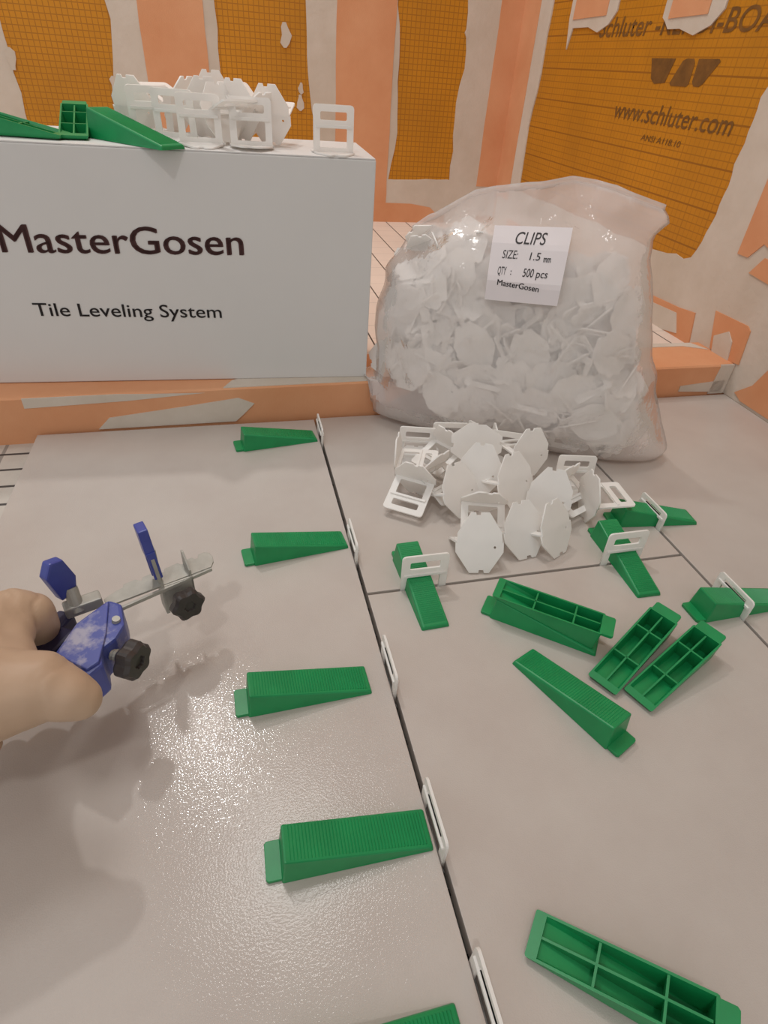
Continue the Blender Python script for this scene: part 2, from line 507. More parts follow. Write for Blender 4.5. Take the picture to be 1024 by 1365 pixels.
def wedge_meshes():
    hz = lambda x: H0 + (H1 - H0) * x / WL
    t = .0013
    xi = WL - .0055
    ob = [(0, -WW / 2, 0), (WL, -WW / 2, 0), (WL, WW / 2, 0), (0, WW / 2, 0)]
    ot = [(.0018, -WT / 2, H0), (WL - .0006, -WT / 2 - .0006, H1), (WL - .0006, WT / 2 + .0006, H1), (.0018, WT / 2, H0)]
    ib = [(t * 1.2, -WW / 2 + t, 0), (xi, -WW / 2 + t, 0), (xi, WW / 2 - t, 0), (t * 1.2, WW / 2 - t, 0)]
    it = [(t * 2.2, -WT / 2 + t, hz(t * 2.2) - t), (xi, -WT / 2 + t, max(.0014, hz(xi) - t)), (xi, WT / 2 - t, max(.0014, hz(xi) - t)), (t * 2.2, WT / 2 - t, hz(t * 2.2) - t)]
    v = ob + ot + ib + it
    f = [(4, 5, 6, 7), (12, 13, 14, 15)]
    for i in range(4):
        j = (i + 1) % 4
        f += [(i, j, 4 + j, 4 + i), (8 + i, 8 + j, 12 + j, 12 + i), (i, j, 8 + j, 8 + i)]
    body = mesh('wedge_body', v, f)
    bm = bmesh.new(); bm.from_mesh(body)
    bm.verts.ensure_lookup_table()
    es = [e for e in bm.edges if all(q.index < 8 for q in e.verts) and any(q.index >= 4 for q in e.verts)]
    bmesh.ops.bevel(bm, geom=es, offset=.0011, segments=2, profile=.5, affect='EDGES', clamp_overlap=True)
    bm.to_mesh(body); bm.free()
    tab = prism('wedge_tab', [(p[0], p[1], 0) for p in [(.0004, -WW / 2 + .0012), (.0004, WW / 2 - .0012)] +
                [(-TAB + .0012, WW / 2 - .0012), (-TAB, WW / 2 - .0024), (-TAB, -WW / 2 + .0024), (-TAB + .0012, -WW / 2 + .0012)]], (0, 0, .0024), .0003)
    ht = lambda x: max(.0016, hz(x) - t * .6)
    lr = mesh('rib', [(x, y, z) for y in (-.0006, .0006) for x, z in ((.0022, .0006), (xi, .0006), (xi, ht(xi)), (.0022, ht(.0022)))],
              [(0, 1, 2, 3), (4, 5, 6, 7), (0, 1, 5, 4), (1, 2, 6, 5), (2, 3, 7, 6), (3, 0, 4, 7)])
    crs = []
    for x in (.0205, .0500):
        w0, w1 = WW / 2 - t * .7, WT / 2 - t * .7
        crs.append(mesh('rib', [(x + dx, y, z) for dx in (-.0006, .0006) for y, z in ((-w0, .0006), (w0, .0006), (w1, ht(x)), (-w1, ht(x)))],
                        [(0, 1, 2, 3), (4, 5, 6, 7), (0, 1, 5, 4), (1, 2, 6, 5), (2, 3, 7, 6), (3, 0, 4, 7)]))
    gv, gf = [], []
    n = 42
    for i in range(n):
        x = .0045 + (WL - .0075) * i / n
        p = (WL - .0075) / n
        b = len(gv)
        for y in (-WT / 2 + .0012, WT / 2 - .0012):
            gv += [(x, y, hz(x) - .0002), (x + p * .45, y, hz(x) + .00042), (x + p * .95, y, hz(x + p) - .0002)]
        gf += [(b, b + 1, b + 4, b + 3), (b + 1, b + 2, b + 5, b + 4), (b, b + 1, b + 2), (b + 3, b + 4, b + 5)]
    grip = mesh('grip_ridges', gv, gf)
    return body, tab, lr, crs, grip


wb, wt, wlr, wcr, wg = wedge_meshes()
WALL = [wb, wt, wg]
SL = math.degrees(math.atan((H0 - H1) / WL))


def wedge(mw, label, group, z=None):
    if z is not None:
        mw = ground(mw, WALL, z)
    o = thing('leveling_wedge', label, 'wedge', group, mw)
    link('body', wb, 'green', o); link('tab', wt, 'green', o)
    link('rib', wlr, 'green', o)
    for c in wcr:
        link('rib', c, 'green', o)
    link('grip_ridges', wg, 'green', o)
    return o


def by_tip(x, y, yaw):            # placement that puts the middle of the thin end at x, y
    return T(x, y) @ RZ(yaw) @ T(-WL, 0)


GA = 'green wedges along the long joint'
for (x, y, a, lab) in ((-.0055, .2485, 8, 'green wedge at the long joint, next to the orange curb'),
                       (-.0045, .0675, 7, 'green wedge at the long joint, second from the orange curb'),
                       (-.0150, -.0800, 2, 'green wedge at the long joint, right beside the knobbed pliers'),
                       (-.0030, -.1825, -.5, 'green ridged wedge at the long joint, fourth from the orange curb'),
                       (-.0128, -.2680, 1.5, 'green wedge at the long joint, farthest from the orange curb')):
    wedge(by_tip(x, y, a), lab, GA, .0002)
GI = 'green wedges pushed through standing clips'
wedge(by_tip(.0447, -.0443, -88), 'green wedge through a clip on the cross joint, beside the long joint', GI, .0002)
wedge(by_tip(.2304, -.0427, -91), 'green wedge through a clip on the cross joint, beside the loose clip pile', GI, .0002)
wedge(by_tip(.3375, .0475, -6), 'green wedge through a clip on the far joint, closest to the plastic bag', GI, .0002)
wedge(T(.2590, -.0655) @ RZ(1), 'green wedge through a clip on the far joint, beside the two cavity-up wedges', GI, .0002)
GL = 'loose green wedges on the tiles'
wedge(T(.0960, -.0323) @ RZ(-38), 'green wedge lying under an upturned wedge, forming a block', GL, .0002)
wedge(T(.1585, -.0805) @ RZ(142) @ RX(180) @ T(0, 0, -.0230), 'upturned green wedge resting on another wedge', GL)
wedge(by_tip(.0992, -.0806, 113.6), 'loose green wedge right way up, beside the stacked pair', GL, .0002)


def flipped(x, y, yaw): return T(x, y) @ RZ(yaw) @ RY(SL) @ RX(180) @ T(-WL, 0)


wedge(flipped(.1425, -.1160, 208.6), 'upturned green wedge touching the stacked pair, its ribbed cavity showing', GL, .0002)
wedge(flipped(.1605, -.1320, 203.2), 'upturned green wedge beside the wedge on the far joint, ribbed cavity showing', GL, .0002)
wedge(flipped(.0315, -.2400, 139), 'upturned green wedge lying alone across the long joint from the ridged wedge', GL, .0002)


# ================================================================== WHITE CLIPS
CW, CH = .0385, .038


def clip_meshes(CH=CH, bar=.0056, slot=.0066, cross=.0064, foot=.004):
    hw = CW / 2
    side = .0062
    outer = [(-hw, 0), (hw, 0)] + [(hw - .003 + .003 * math.cos(R_(a)), CH - .003 + .003 * math.sin(R_(a))) for a in (0, 30, 60, 90)] + \
            [(-hw + .003 + .003 * math.cos(R_(a)), CH - .003 + .003 * math.sin(R_(a))) for a in (90, 120, 150, 180)]
    z1 = CH - bar
    s_ = round_rect(-hw + side + .0004, z1 - slot, hw - side - .0004, z1, .0012, 2)
    z2 = z1 - slot - cross
    win = round_rect(-hw + side, foot, hw - side, z2, .0006, 1)
    fr = curve_mesh('frame', [outer, s_, win], .0016)
    fr.transform(RX(90))
    ridge = box_mesh('ridge', (-hw + .002, -.0021, z2 + .0004), (hw - .002, .0021, z2 + .0028), .0004)
    frame = join_meshes('frame', [fr, ridge])
    ox, oy = .0205, .0255
    half = [(ox, -.0005), (ox, .008), (.0085, oy), (.0042, oy), (.0036, oy - .0024), (-.0002, oy - .0024), (-.0008, oy), (-.0085, oy), (-ox, .008), (-ox, -.0005)]
    base = half + [(-x * .93, -y) for x, y in half]
    hole = [(.013 + .0012 * math.cos(a), .004 + .0012 * math.sin(a)) for a in [i * math.pi / 3 for i in range(6)]]
    bp_ = curve_mesh('base_plate', [base, hole], .0013)
    return frame, bp_


cf, cb = clip_meshes()
cf2, cb2 = clip_meshes(CH=.034, bar=.0034, slot=.0030, cross=.0028)
cf3, cb3 = clip_meshes(CH=.044, bar=.0062, slot=.0072, cross=.0072)
whole = join_meshes('clip_whole', [cf, cb]); whole.materials.append(M['white'])
CALL = [cf, cb]


def clip(mw, label, group, z=None, short=False, tall=False):
    if z is not None:
        mw = ground(mw, CALL, z)
    o = thing('tile_clip', label, 'clip', group, mw)
    link('frame', cf2 if short else cf3 if tall else cf, 'white', o)
    link('base_plate', cb, 'white', o)
    return o


# standing in the joints, plate under the tiles
GJ = 'white clips standing in the tile joints'
ZJ = -.0145
for (y, lab) in ((.2485, 'white clip edge-on in the long joint, touching the orange curb'),
                 (.0560, 'white clip in the long joint, at the tip of the second wedge from the curb'),
                 (-.0765, 'white clip in the long joint, opposite the knobbed pliers'),
                 (-.1812, 'white clip in the long joint, at the tip of the fourth wedge from the curb'),
                 (-.2625, 'white clip in the long joint, farthest from the curb')):
    clip(T(0, y, ZJ) @ RZ(90), lab, GJ, short=True)
clip(T(.0475, 0, -.0105) @ RX(-2), 'white clip astride a green wedge on the cross joint, beside the long joint', GJ, tall=True)
clip(T(.2285, 0, -.0105) @ RX(-2), 'white clip astride a green wedge on the cross joint, beside the loose clip pile', GJ, tall=True)
clip(T(.2929, .0530, ZJ) @ RZ(90), 'white clip astride the green wedge closest to the plastic bag', GJ, short=True)
clip(T(.2929, -.0610, ZJ) @ RZ(90), 'white clip astride the green wedge beside the two cavity-up wedges', GJ, short=True)

# loose pile in front of the bag: (x, y, height, rotation)
GP = 'white clips heaped on the tile before the bag'
GEN = 'loose white clip in the heap on the tile before the bag'
pile = [
    (.094, .188, .0005, RZ(-14), 'white clip standing on its plate at the back of the heap, window showing tile'),
    (.132, .193, .0005, RZ(-10), 'white clip standing upright against the bag, in line with its twin'),
    (.072, .117, .0005, RZ(-35) @ RX(114), 'white clip lying on its frame at the outer corner of the heap, both slots showing'),
    (.090, .127, .006, RZ(32) @ RX(118), 'white clip leaning on the corner clip, its wide window open to the side'),
    (.122, .170, .002, RZ(-58) @ RX(112), 'white clip lying low and flat between the two upright twins and the heap'),
    (.140, .142, .012, RZ(-10) @ RX(-112) @ RZ(90), 'white clip topping the heap, flat plate up, one slot beside it'),
    (.168, .163, .004, RZ(76) @ RX(4), 'white clip turned edge-on, sticking up from the heap like a needle'),
    (.178, .146, .004, RZ(-24) @ RX(-12), 'white clip tilted back in the heap beside the needle-thin edge-on one'),
    (.193, .128, .012, RZ(4) @ RX(-100), 'white clip with a broad blank plate turned up, behind the heap centre'),
    (.235, .106, .0005, RZ(-12) @ RX(-6), 'white clip standing tall at the edge of the heap, next to the dark joint'),
    (.210, .092, .003, RZ(24) @ RX(114), 'white clip lying at the foot of the tall one, small slot showing'),
    (.108, .092, .004, RZ(20) @ RX(-122), 'white clip plate sloping outward, second from the corner clip'),
    (.130, .104, .014, RZ(-24) @ RX(-112), 'white clip plate lying across the middle of the heap'),
    (.101, .021, .0005, RZ(-10) @ RX(-124), 'white clip with its plain octagonal plate turned outward, closest to the cross joint'),
    (.146, .031, .0005, RZ(8) @ RX(-122), 'white clip with octagonal plate turned outward, middle one of three in front'),
    (.174, .027, .0005, RZ(26) @ RX(-116), 'white clip with octagonal plate turned outward, closest to the green wedges'),
    (.156, .082, .016, RZ(16) @ RX(-116), 'white clip plate arching over the front three'),
    (.186, .066, .006, RZ(-30) @ RX(-112), 'white clip plate wedged between the lying clip and the front three'),
    (.118, .062, .010, RZ(-16) @ RX(125), 'white clip with open frame poking out over the front octagonal plate'),
    (.226, .064, .0005, RZ(85) @ RX(88), 'white clip lying with its thin edge pointing at a green wedge'),
    (.064, .152, .0005, RZ(66) @ RX(84), 'white clip on edge beside the corner clip, seen as a thin sliver'),
]
for (x, y, z, rot, lab) in pile:
    clip(T(x, y) @ rot, lab, GP, z)

# ================================================================== CARTON
BA = -3.0
BOX = T(.063, .3065, CZ + .0006) @ RZ(BA)
BWD, BDP, BHT = .405, .135, .2205
box = thing('carton', 'white card carton printed with dark lettering, standing on the orange curb', 'box', mw=BOX)
link('carton_body', box_mesh('carton_body', (-BWD, 0, 0), (0, BDP, BHT - .0012), .0012), 'card', box)
link('top_flap', box_mesh('top_flap', (-BWD + .0008, .0006, BHT - .0011), (-.0008, BDP * .5 - .0004, BHT), .0002), 'card', box)
link('top_flap', box_mesh('top_flap', (-BWD + .0008, BDP * .5 + .0004, BHT - .0011), (-.0008, BDP - .0006, BHT), .0002), 'card', box)
bu = 0.0
text_between('lettering', 'MasterGosen', (-.349, -.0001, .131), (-.129, -.0001, .1325), (0, 0, 1), .0255, 'print_maroon', box, heavy=.014)
text_between('lettering', 'Tile Leveling System', (-.3370, -.0001, .0715), (-.157, -.0001, .0695), (0, 0, 1), .0135, 'print_black', box, heavy=.006)
BT = CZ + .0006 + BHT

GB = 'white clips on top of the carton'
lone = 'single white clip standing apart on the carton, upright'
ongen = 'white clip in the heap on top of the carton'
clip(T(.0262, .3330), lone, GB, BT + .0003)
for (x, y, z, rot) in ((-.096, .345, .0003, RZ(4) @ RX(4)), (-.050, .342, .0003, RZ(-4) @ RX(-3)), (-.118, .366, .001, RZ(-14) @ RX(5)),
                       (-.155, .388, .0003, RZ(-20) @ RX(-72)), (-.090, .380, .002, RZ(8) @ RX(-80)), (-.060, .375, .002, RZ(-30) @ RX(-80)),
                       (-.030, .375, .0003, RZ(-16) @ RX(-76)), (-.045, .372, .004, RZ(40) @ RX(-50)),
                       (-.112, .392, .004, RZ(50) @ RX(-66)), (-.075, .365, .0003, RZ(30) @ RX(70)), (-.082, .405, .006, RZ(4) @ RX(-86)), (-.140, .372, .001, RZ(10) @ RX(8))):
    lab = {-.096: 'white clip standing upright in the carton heap, beside the big green wedge', -.050: 'white clip standing upright in the carton heap, next to the single one',
           -.082: 'white clip lying topmost on the carton heap, notched plate edge upward'}.get(x, ongen)
    clip(T(x, y) @ rot, lab, GB, BT + z)
GC = 'green wedges on top of the carton'
wedge(T(-.188, .3780) @ RZ(-46) @ Matrix.Scale(1.22, 4), 'green wedge on the carton with its thin tip at the front edge', GC, BT + .0003)
wedge(flipped(-.206, .350, -84) @ Matrix.Scale(1.1, 4), 'green wedge propped on the carton, showing its six-celled underside', GC, BT + .0003)
wedge(flipped(-.224, .350, -12) @ Matrix.Scale(1.15, 4), 'upturned green wedge on the carton, beside the six-celled one', GC, BT + .0003)

# ================================================================== BAG OF CLIPS
BAGM = T(.2235, .234, 0) @ RZ(-28)      # local x across, local y to the back, z up
uL = lerp_table([(0, -.172), (.04, -.184), (.12, -.182), (.2, -.171), (.3, -.168), (.55, -.170), (.8, -.163), (1, -.140)])
uR = lerp_table([(0, .168), (.05, .176), (.24, .150), (.45, .128), (.66, .109), (.82, .096), (.9, .092), (.96, .102), (1, .094)])
vT = lerp_table([(-1, .202), (-.75, .222), (-.5, .240), (-.1, .252), (.25, .260), (.6, .257), (1, .246)])
TH = lerp_table([(0, .034), (.03, .046), (.12, .056), (.3, .057), (.5, .051), (.7, .042), (.82, .027), (.9, .010), (1, .0022)])


def bag_point(q, s, side, inset=0.0):
    a, b = uL(q), uR(q)
    u = a + (b - a) * (s + 1) / 2
    v = .0012 + q * (vT(s) - .0012)
    prof_ = max(0.0, 1 - abs(s) ** 4) ** .6
    y = side * (TH(q) * prof_ - inset)
    y += .010 * q * q            # leans back a little
    return Vector((u, y, v))


NQ, NS = 46, 60
verts, faces = [], []
idx = {}
for side in (-1, 1):
    for i in range(NQ + 1):
        for j in range(NS + 1):
            q = i / NQ; s = -1 + 2 * j / NS
            key = (side, i, j)
            if side == 1 and (j in (0, NS)):
                idx[key] = idx[(-1, i, j)]; continue
            p = bag_point(q, s, side)
            k = min(1, (1 - abs(s)) * 8) * min(1, q * 8)
            top = max(0, (q - .75) / .25)
            n_ = noise.noise((p.x * 34, p.z * 30, side * 5.1)) * .0042 + noise.noise((p.x * 95 + 3, p.z * 80, side * 2.7)) * .0020
            p.y += side * n_ * k * (1 - .6 * top)
            p.y += top * (noise.noise((p.x * 22, p.z * 12, 9.1)) * .016 + noise.noise((p.x * 70, p.z * 40, 3.1)) * .005)
            p.x += noise.noise((p.z * 45, s * 2, 7.7)) * .004 * (1 if abs(s) > .8 else 0) * min(1, q * 5)
            pw = BAGM @ p
            if pw.y > .286 and pw.z < .0455:      # the film rides up on the curb
                pw.z = .0455 + (pw.z) * .02
                p = BAGM.inverted() @ pw
            idx[key] = len(verts); verts.append(p)
for side in (-1, 1):
    for i in range(NQ):
        for j in range(NS):
            f = [idx[(side, i, j)], idx[(side, i, j + 1)], idx[(side, i + 1, j + 1)], idx[(side, i + 1, j)]]
            f = list(dict.fromkeys(f))
            if len(f) > 2:
                faces.append(tuple(f if side == -1 else f[::-1]))
for j in range(NS):     # bottom
    f = list(dict.fromkeys([idx[(-1, 0, j)], idx[(-1, 0, j + 1)], idx[(1, 0, j + 1)], idx[(1, 0, j)]]))
    if len(f) > 2:
        faces.append(tuple(f))
bag = thing('plastic_bag', 'clear plastic bag packed with white clips, paper label on its front', 'bag', mw=BAGM)
link('film', mesh('film', verts, faces, True), 'film', bag)
# sealed strip along the top edge
sv, sf = [], []
for j in range(NS + 1):
    p = verts[idx[(-1, NQ, j)]]
    sv += [p + Vector((0, -.0006, -.003)), p + Vector((0, -.0006, .0035)), p + Vector((0, .0008, .0035)), p + Vector((0, .0008, -.003))]
for j in range(NS):
    a, b = 4 * j, 4 * j + 4
    sf += [(a + k, a + (k + 1) % 4, b + (k + 1) % 4, b + k) for k in range(4)]
sf += [(0, 1, 2, 3), tuple(4 * NS + k for k in range(4))]
link('seal_strip', mesh('seal_strip', sv, sf, True), 'film', bag)

# paper label, following the front of the bag
def label_pt(a, b):     # a,b in 0..1 ; corners from the photograph's label outline on the film
    tl, tr_, br, bl = Vector((-.055, .2205)), Vector((.0165, .2255)), Vector((.0175, .163)), Vector((-.051, .160))
    p = (tl * (1 - a) + tr_ * a) * (1 - b) + (bl * (1 - a) + br * a) * b
    u, v = p
    q = v / .255
    s = (u - uL(q)) / (uR(q) - uL(q)) * 2 - 1
    y = -TH(q) * max(0, 1 - abs(s) ** 4) ** .6 + .010 * q * q - .0085 + .003 * b
    return Vector((u, y, v))


LN = 14
lv, lf = [], []
for layer in (0, .0004):
    for i in range(LN + 1):
        for j in range(LN + 1):
            lv.append(label_pt(j / LN, i / LN) + Vector((0, layer, 0)))
n1_ = (LN + 1) ** 2
for i in range(LN):
    for j in range(LN):
        a = i * (LN + 1) + j
        lf.append((a, a + 1, a + LN + 2, a + LN + 1))
        lf.append((n1_ + a, n1_ + a + LN + 1, n1_ + a + LN + 2, n1_ + a + 1))
rim = [j for j in range(LN + 1)] + [i * (LN + 1) + LN for i in range(1, LN + 1)] + [LN * (LN + 1) + j for j in range(LN - 1, -1, -1)] + [i * (LN + 1) for i in range(LN - 1, 0, -1)]
for k in range(len(rim)):
    a, b = rim[k], rim[(k + 1) % len(rim)]
    lf.append((a, b, n1_ + b, n1_ + a))
lab_o = link('paper_label', mesh('paper_label', lv, lf), 'paper', bag)


def label_text(body, a0, a1, b0, h, shear=.0, bold=.0, slope=.0, heavy=0.0):
    me = text_mesh('lettering', body, 1.0, depth=0, shear=shear, bold=bold, heavy=heavy)
    bm = bmesh.new(); bm.from_mesh(me)
    xs = [v.co.x for v in bm.verts]; x0, x1 = min(xs), max(xs)
    for v in bm.verts:
        a = a0 + (a1 - a0) * (v.co.x - x0) / (x1 - x0)
        b = b0 + slope * (a - a0) - v.co.y / .729 * h
        v.co = label_pt(a, b) + Vector((0, -.0003, 0))
    bm.to_mesh(me); bm.free()
    link('lettering', me, 'print_black', lab_o)


label_text('CLIPS', .30, .70, .215, .155, shear=.22, bold=.004)
label_text('SIZE:', .16, .365, .41, .115, shear=.15)
label_text('1.5', .52, .66, .415, .105, shear=.1, bold=.004)
label_text('mm', .705, .80, .43, .085, bold=.02)
label_text('QTY', .13, .245, .625, .110, shear=.15, bold=.004)
label_text(':', .30, .315, .62, .09)
label_text('500', .465, .61, .635, .115, shear=.15, bold=.006)
label_text('pcs', .64, .795, .635, .105, shear=.1, bold=.006)
label_text('MasterGosen', .145, .715, .77, .085, heavy=.016, slope=.10)

# the clips packed in the bag, layer behind layer
wv = [Vector((x_, y_, 0)) for x_, y_ in ((.0205, .008), (.0085, .0255), (-.0085, .0255), (-.0205, .008), (-.0205, -.008), (-.0085, -.0255), (.0085, -.0255), (.0205, -.008))] + [Vector((x_, 0, CH)) for x_ in (-CW / 2, CW / 2)]
GG = 'white clips packed inside the plastic bag'
rb = random.Random(23)
count = 0
layers = [(-.0075, 1.0), (-.013, 1.0), (-.020, 1.0), (-.030, 1.0), (-.044, 1.0), (-.060, .9)]
for li, (inset, dens) in enumerate(layers):
    stepu, stepv = .0325, .0270
    v = .024 if li == 0 else .028 + .006 * li
    row = 0
    while v < .212:
        u = -.165 + (row % 2) * .016 + rb.uniform(-.004, .004)
        while u < .165:
            q = v / .25
            a, b = uL(q), uR(q)
            s = (u - a) / (b - a) * 2 - 1
            lim = .216 - .02 * abs(s) - (.012 if s < -.4 else 0)
            th = TH(q) * max(0, 1 - abs(s) ** 4) ** .6
            if a + .016 < u < b - .016 and v < lim and th + inset > -.010 and rb.random() < dens:
                jit = .005
                p = Vector((u + rb.uniform(-jit, jit), -max(th + inset, -.004) + .010 * q * q + rb.uniform(-.003, .003), v + rb.uniform(-jit, jit)))
                flat = rb.random()
                # plate or frame roughly facing the film, turned anyhow in that plane
                tl_ = 13 if li < 2 else 26
                rot = RZ(s * 30 + rb.uniform(-tl_, tl_)) @ RX((q - .35) * -22 + rb.uniform(-tl_, tl_)) @ RY(rb.uniform(0, 360))
                if flat < .46:
                    rot = rot @ RX(-90)        # plate towards the film
                    p.y += .004
                else:
                    rot = rot @ RX(rb.choice((-30, 30, -42, 42, 55))) @ T(0, 0, -CH * .4)
                mw = BAGM @ T(*p) @ rot
                # keep inside the film, clear of tile and curb
                loc_ = T(*p) @ rot
                for it in range(4):
                    dyf = dyb = dul = dur = 0.0
                    for vv in wv:
                        c_ = loc_ @ vv
                        qq = min(1, max(.02, c_.z / .25)); a_, b_ = uL(qq) + .006, uR(qq) - .006
                        ss = max(-1, min(1, (c_.x - a_) / (b_ - a_) * 2 - 1))
                        dul = max(dul, a_ - c_.x); dur = max(dur, c_.x - b_)
                        bound = max(0, TH(qq) * max(0.0, 1 - abs(ss) ** 4) ** .6 - (.011 if -.066 < c_.x < .028 and c_.z > .15 else .0055))
                        yy = c_.y - .010 * qq * qq
                        dyf = max(dyf, -bound - yy); dyb = max(dyb, yy - bound)
                    sh = Vector(((dul - dur) * (.5 if dul and dur else 1), (dyf - dyb) * (.5 if dyf and dyb else 1), 0))
                    loc_ = T(*sh) @ loc_
                if dyf > .0012 or dyb > .006 or dul > .002 or dur > .002:
                    u += stepu
                    continue
                mw = BAGM @ loc_
                lo = min((mw @ vv).z for vv in wv)
                hi = max((mw @ vv).y for vv in wv)
                floor_z = .047 if hi > .284 else .003
                if lo < floor_z:
                    mw = T(0, 0, floor_z - lo) @ mw
                o = bpy.data.objects.new('tile_clip', whole)
                COL.objects.link(o); o.matrix_world = mw
                tag(o, 'white clip packed among many inside the clear plastic bag', 'clip', GG)
                count += 1
            u += stepu * rb.uniform(.9, 1.1)
        v += stepv
        row += 1
print('bag clips', count)

# ================================================================== PLIERS
PM = T(-.1437, -.0232, .06) @ RZ(21)
pl = thing('leveling_pliers', 'blue and steel tile leveling pliers with two black knobs, held above the tile', 'pliers', mw=PM)
# toothed steel bar, lying flat
top = []
bar_far = [(-.034, .001), (-.026, .0045), (-.0215, .0055), (-.0205, .0080), (-.013, .0088), (-.0115, .0070), (-.0095, .0058), (-.0085, .0086), (.0010, .0092),
           (.0025, .0072), (.0045, .0062), (.0060, .0092), (.0150, .0105), (.0165, .0082), (.0185, .0076), (.0200, .0105), (.0250, .0110), (.0262, .0088), (.0282, .0086), (.0296, .0118),
           (.0340, .0122), (.0368, .0098), (.0374, .0050), (.0362, .0005), (.0330, -.0040)]
me = prism('rack_bar', [(x, y, -.0008) for x, y in bar_far + [(-.034, -.0060)]], (0, 0, .0016), .0003)
rk = link('rack_bar', me, 'steel', pl)
link('rail', prism('rail', [(-.040, -.0125, 0), (-.040, -.0105, 0), (.0330, -.0030, 0), (.0330, -.0050, 0)], (0, 0, -.0026), .0003), 'steel', rk)
# upright jaw: steel plate with a slot, blue cap
jaw = link('jaw_plate', None, None, pl)
bpy.data.objects.remove(jaw)
jx = .0
link('jaw_plate', join_meshes('jaw_plate', [
    box_mesh('a', (-.0012, -.0065, -.024), (.0010, .0045, .006), .0003),
    box_mesh('b', (-.0012, -.0045, .004), (.0010, .0040, .030), .0003)]), 'steel', pl)
cap_o = link('jaw_sleeve', join_meshes('jaw_sleeve', [
    box_mesh('a', (-.0035, -.0055, .026), (.0025, .0045, .0475), .0008),
    box_mesh('b', (-.0030, .0026, .004), (.0022, .0052, .030), .0005),
    box_mesh('c', (-.0030, -.0062, .008), (.0022, -.0046, .030), .0004)]), 'blue', pl)
link('slot_insert', box_mesh('slot_insert', (-.0016, -.0068, .0050), (.0006, -.0058, .0250), .0002), 'steel', cap_o)
cap_o.data.transform(RY(-4)); cap_o.children[0].data.transform(RY(-4))
# second upright fin and the bracket that carries the front knob
link('fin_plate', prism('fin_plate', [(.0180, -.0050, 0), (.0180, -.0050, .0050), (.0180, .0060, .0125), (.0180, .0085, .0125), (.0180, .0085, -.001), (.0180, .002, -.0060)], (.0014, 0, 0), .0002), 'steel', pl)
br = link('bracket', join_meshes('bracket', [box_mesh('a', (0, -.0065, -.0215), (.0195, -.0050, .0005), .0004), box_mesh('b', (.0180, -.0065, -.019), (.0195, .0045, -.0005), .0003)]), 'steel', pl)


def knob(name, centre, axis, r, thick, parent):
    q = Vector(axis).to_track_quat('Z', 'Y')
    n = 42
    prf = []
    for i in range(n):
        a = 2 * math.pi * i / n
        rr = r * (1 + .09 * math.cos(6 * a))
        prf.append((rr * math.cos(a), rr * math.sin(a)))
    rings = [(.86, 0), (1, thick * .18), (1, thick * .75), (.84, thick), (.35, thick), (.30, thick * .85)]
    v = [q @ Vector((x * k, y * k, h)) + Vector(centre) for k, h in rings for x, y in prf]
    f = [tuple(range(n))] + [(a * n + i, a * n + (i + 1) % n, (a + 1) * n + (i + 1) % n, (a + 1) * n + i) for a in range(len(rings) - 1) for i in range(n)] + [tuple((len(rings) - 1) * n + i for i in range(n))]
    return link(name, mesh(name, v, f), 'knob', parent)


def bolt(p0, p1, r, parent):
    n = 9
    p0 = Vector(p0); p1 = Vector(p1)
    ms = []
    for i in range(n):
        a = p0.lerp(p1, i / n); b = p0.lerp(p1, (i + .5) / n); c_ = p0.lerp(p1, (i + 1) / n)
        ms += [cyl_mesh('t', a, b, r * .82, r, 12), cyl_mesh('t', b, c_, r, r * .82, 12)]
    return link('bolt', join_meshes('bolt', ms), 'steel', parent)


kn1 = knob('knob', (.0105, -.0115, -.0135), (.10, -.96, .16), .0104, .0080, pl)
bolt((.0100, -.004, -.0105), (.0106, -.0120, -.0136), .0034, kn1)
kn1b = knob
# painted body
body_poly = [(-.0265, -.0176), (-.0294, -.0345), (-.0363, -.0425), (-.0448, -.0464), (-.0465, -.0567), (-.0558, -.0612), (-.0697, -.0400), (-.0522, -.0199), (-.0323, -.0105)]
bd = link('body', prism('body', [(x, y, -.014) for x, y in body_poly], (0, 0, .0240), .0022), 'blue_worn', pl)
link('cheek_plate', prism('cheek_plate', [(x, y, .0098) for x, y in [(-.0325, -.0140), (-.0400, -.0380), (-.0480, -.0560), (-.0545, -.0580), (-.0655, -.0400), (-.0520, -.0230)]], (0, 0, .0022), .0006), 'blue_worn', bd)
link('screw', cyl_mesh('screw', (-.0330, -.0300, .0085), (-.0325, -.0304, .0122), .0026, .0022, 18), 'steel', pl)
# rear knob on its threaded bolt, pointing along the tile
dirk = RZ(-21).to_3x3() @ Vector((.85, -.50, .02))
k0 = Vector((-.0430, -.0405, .000))
kn2 = knob('knob', k0 + dirk * .0125, dirk, .0108, .0100, pl)
bolt(k0 - dirk * .004, k0 + dirk * .0135, .0036, kn2)
# thumb lever paddle and its steel link
pd = prism('lever_paddle', [(-.0030, -.0055, .013), (-.0030, .0050, .013), (-.0030, .0085, .022), (-.0030, .0065, .038), (-.0030, -.0010, .0415), (-.0030, -.0070, .034)], (.0065, 0, 0), .0012)
pd.transform(T(-.0500, .0050, 0) @ RZ(-62) @ RX(8))
link('lever_paddle', pd, 'blue', pl)
link('lever_link', join_meshes('lever_link', [box_mesh('a', (-.0560, -.0060, .001), (-.0350, .0030, .0085), .0012), cyl_mesh('b', (-.0490, -.0040, .003), (-.0490, .0035, .016), .0040)]), 'steel', pl)
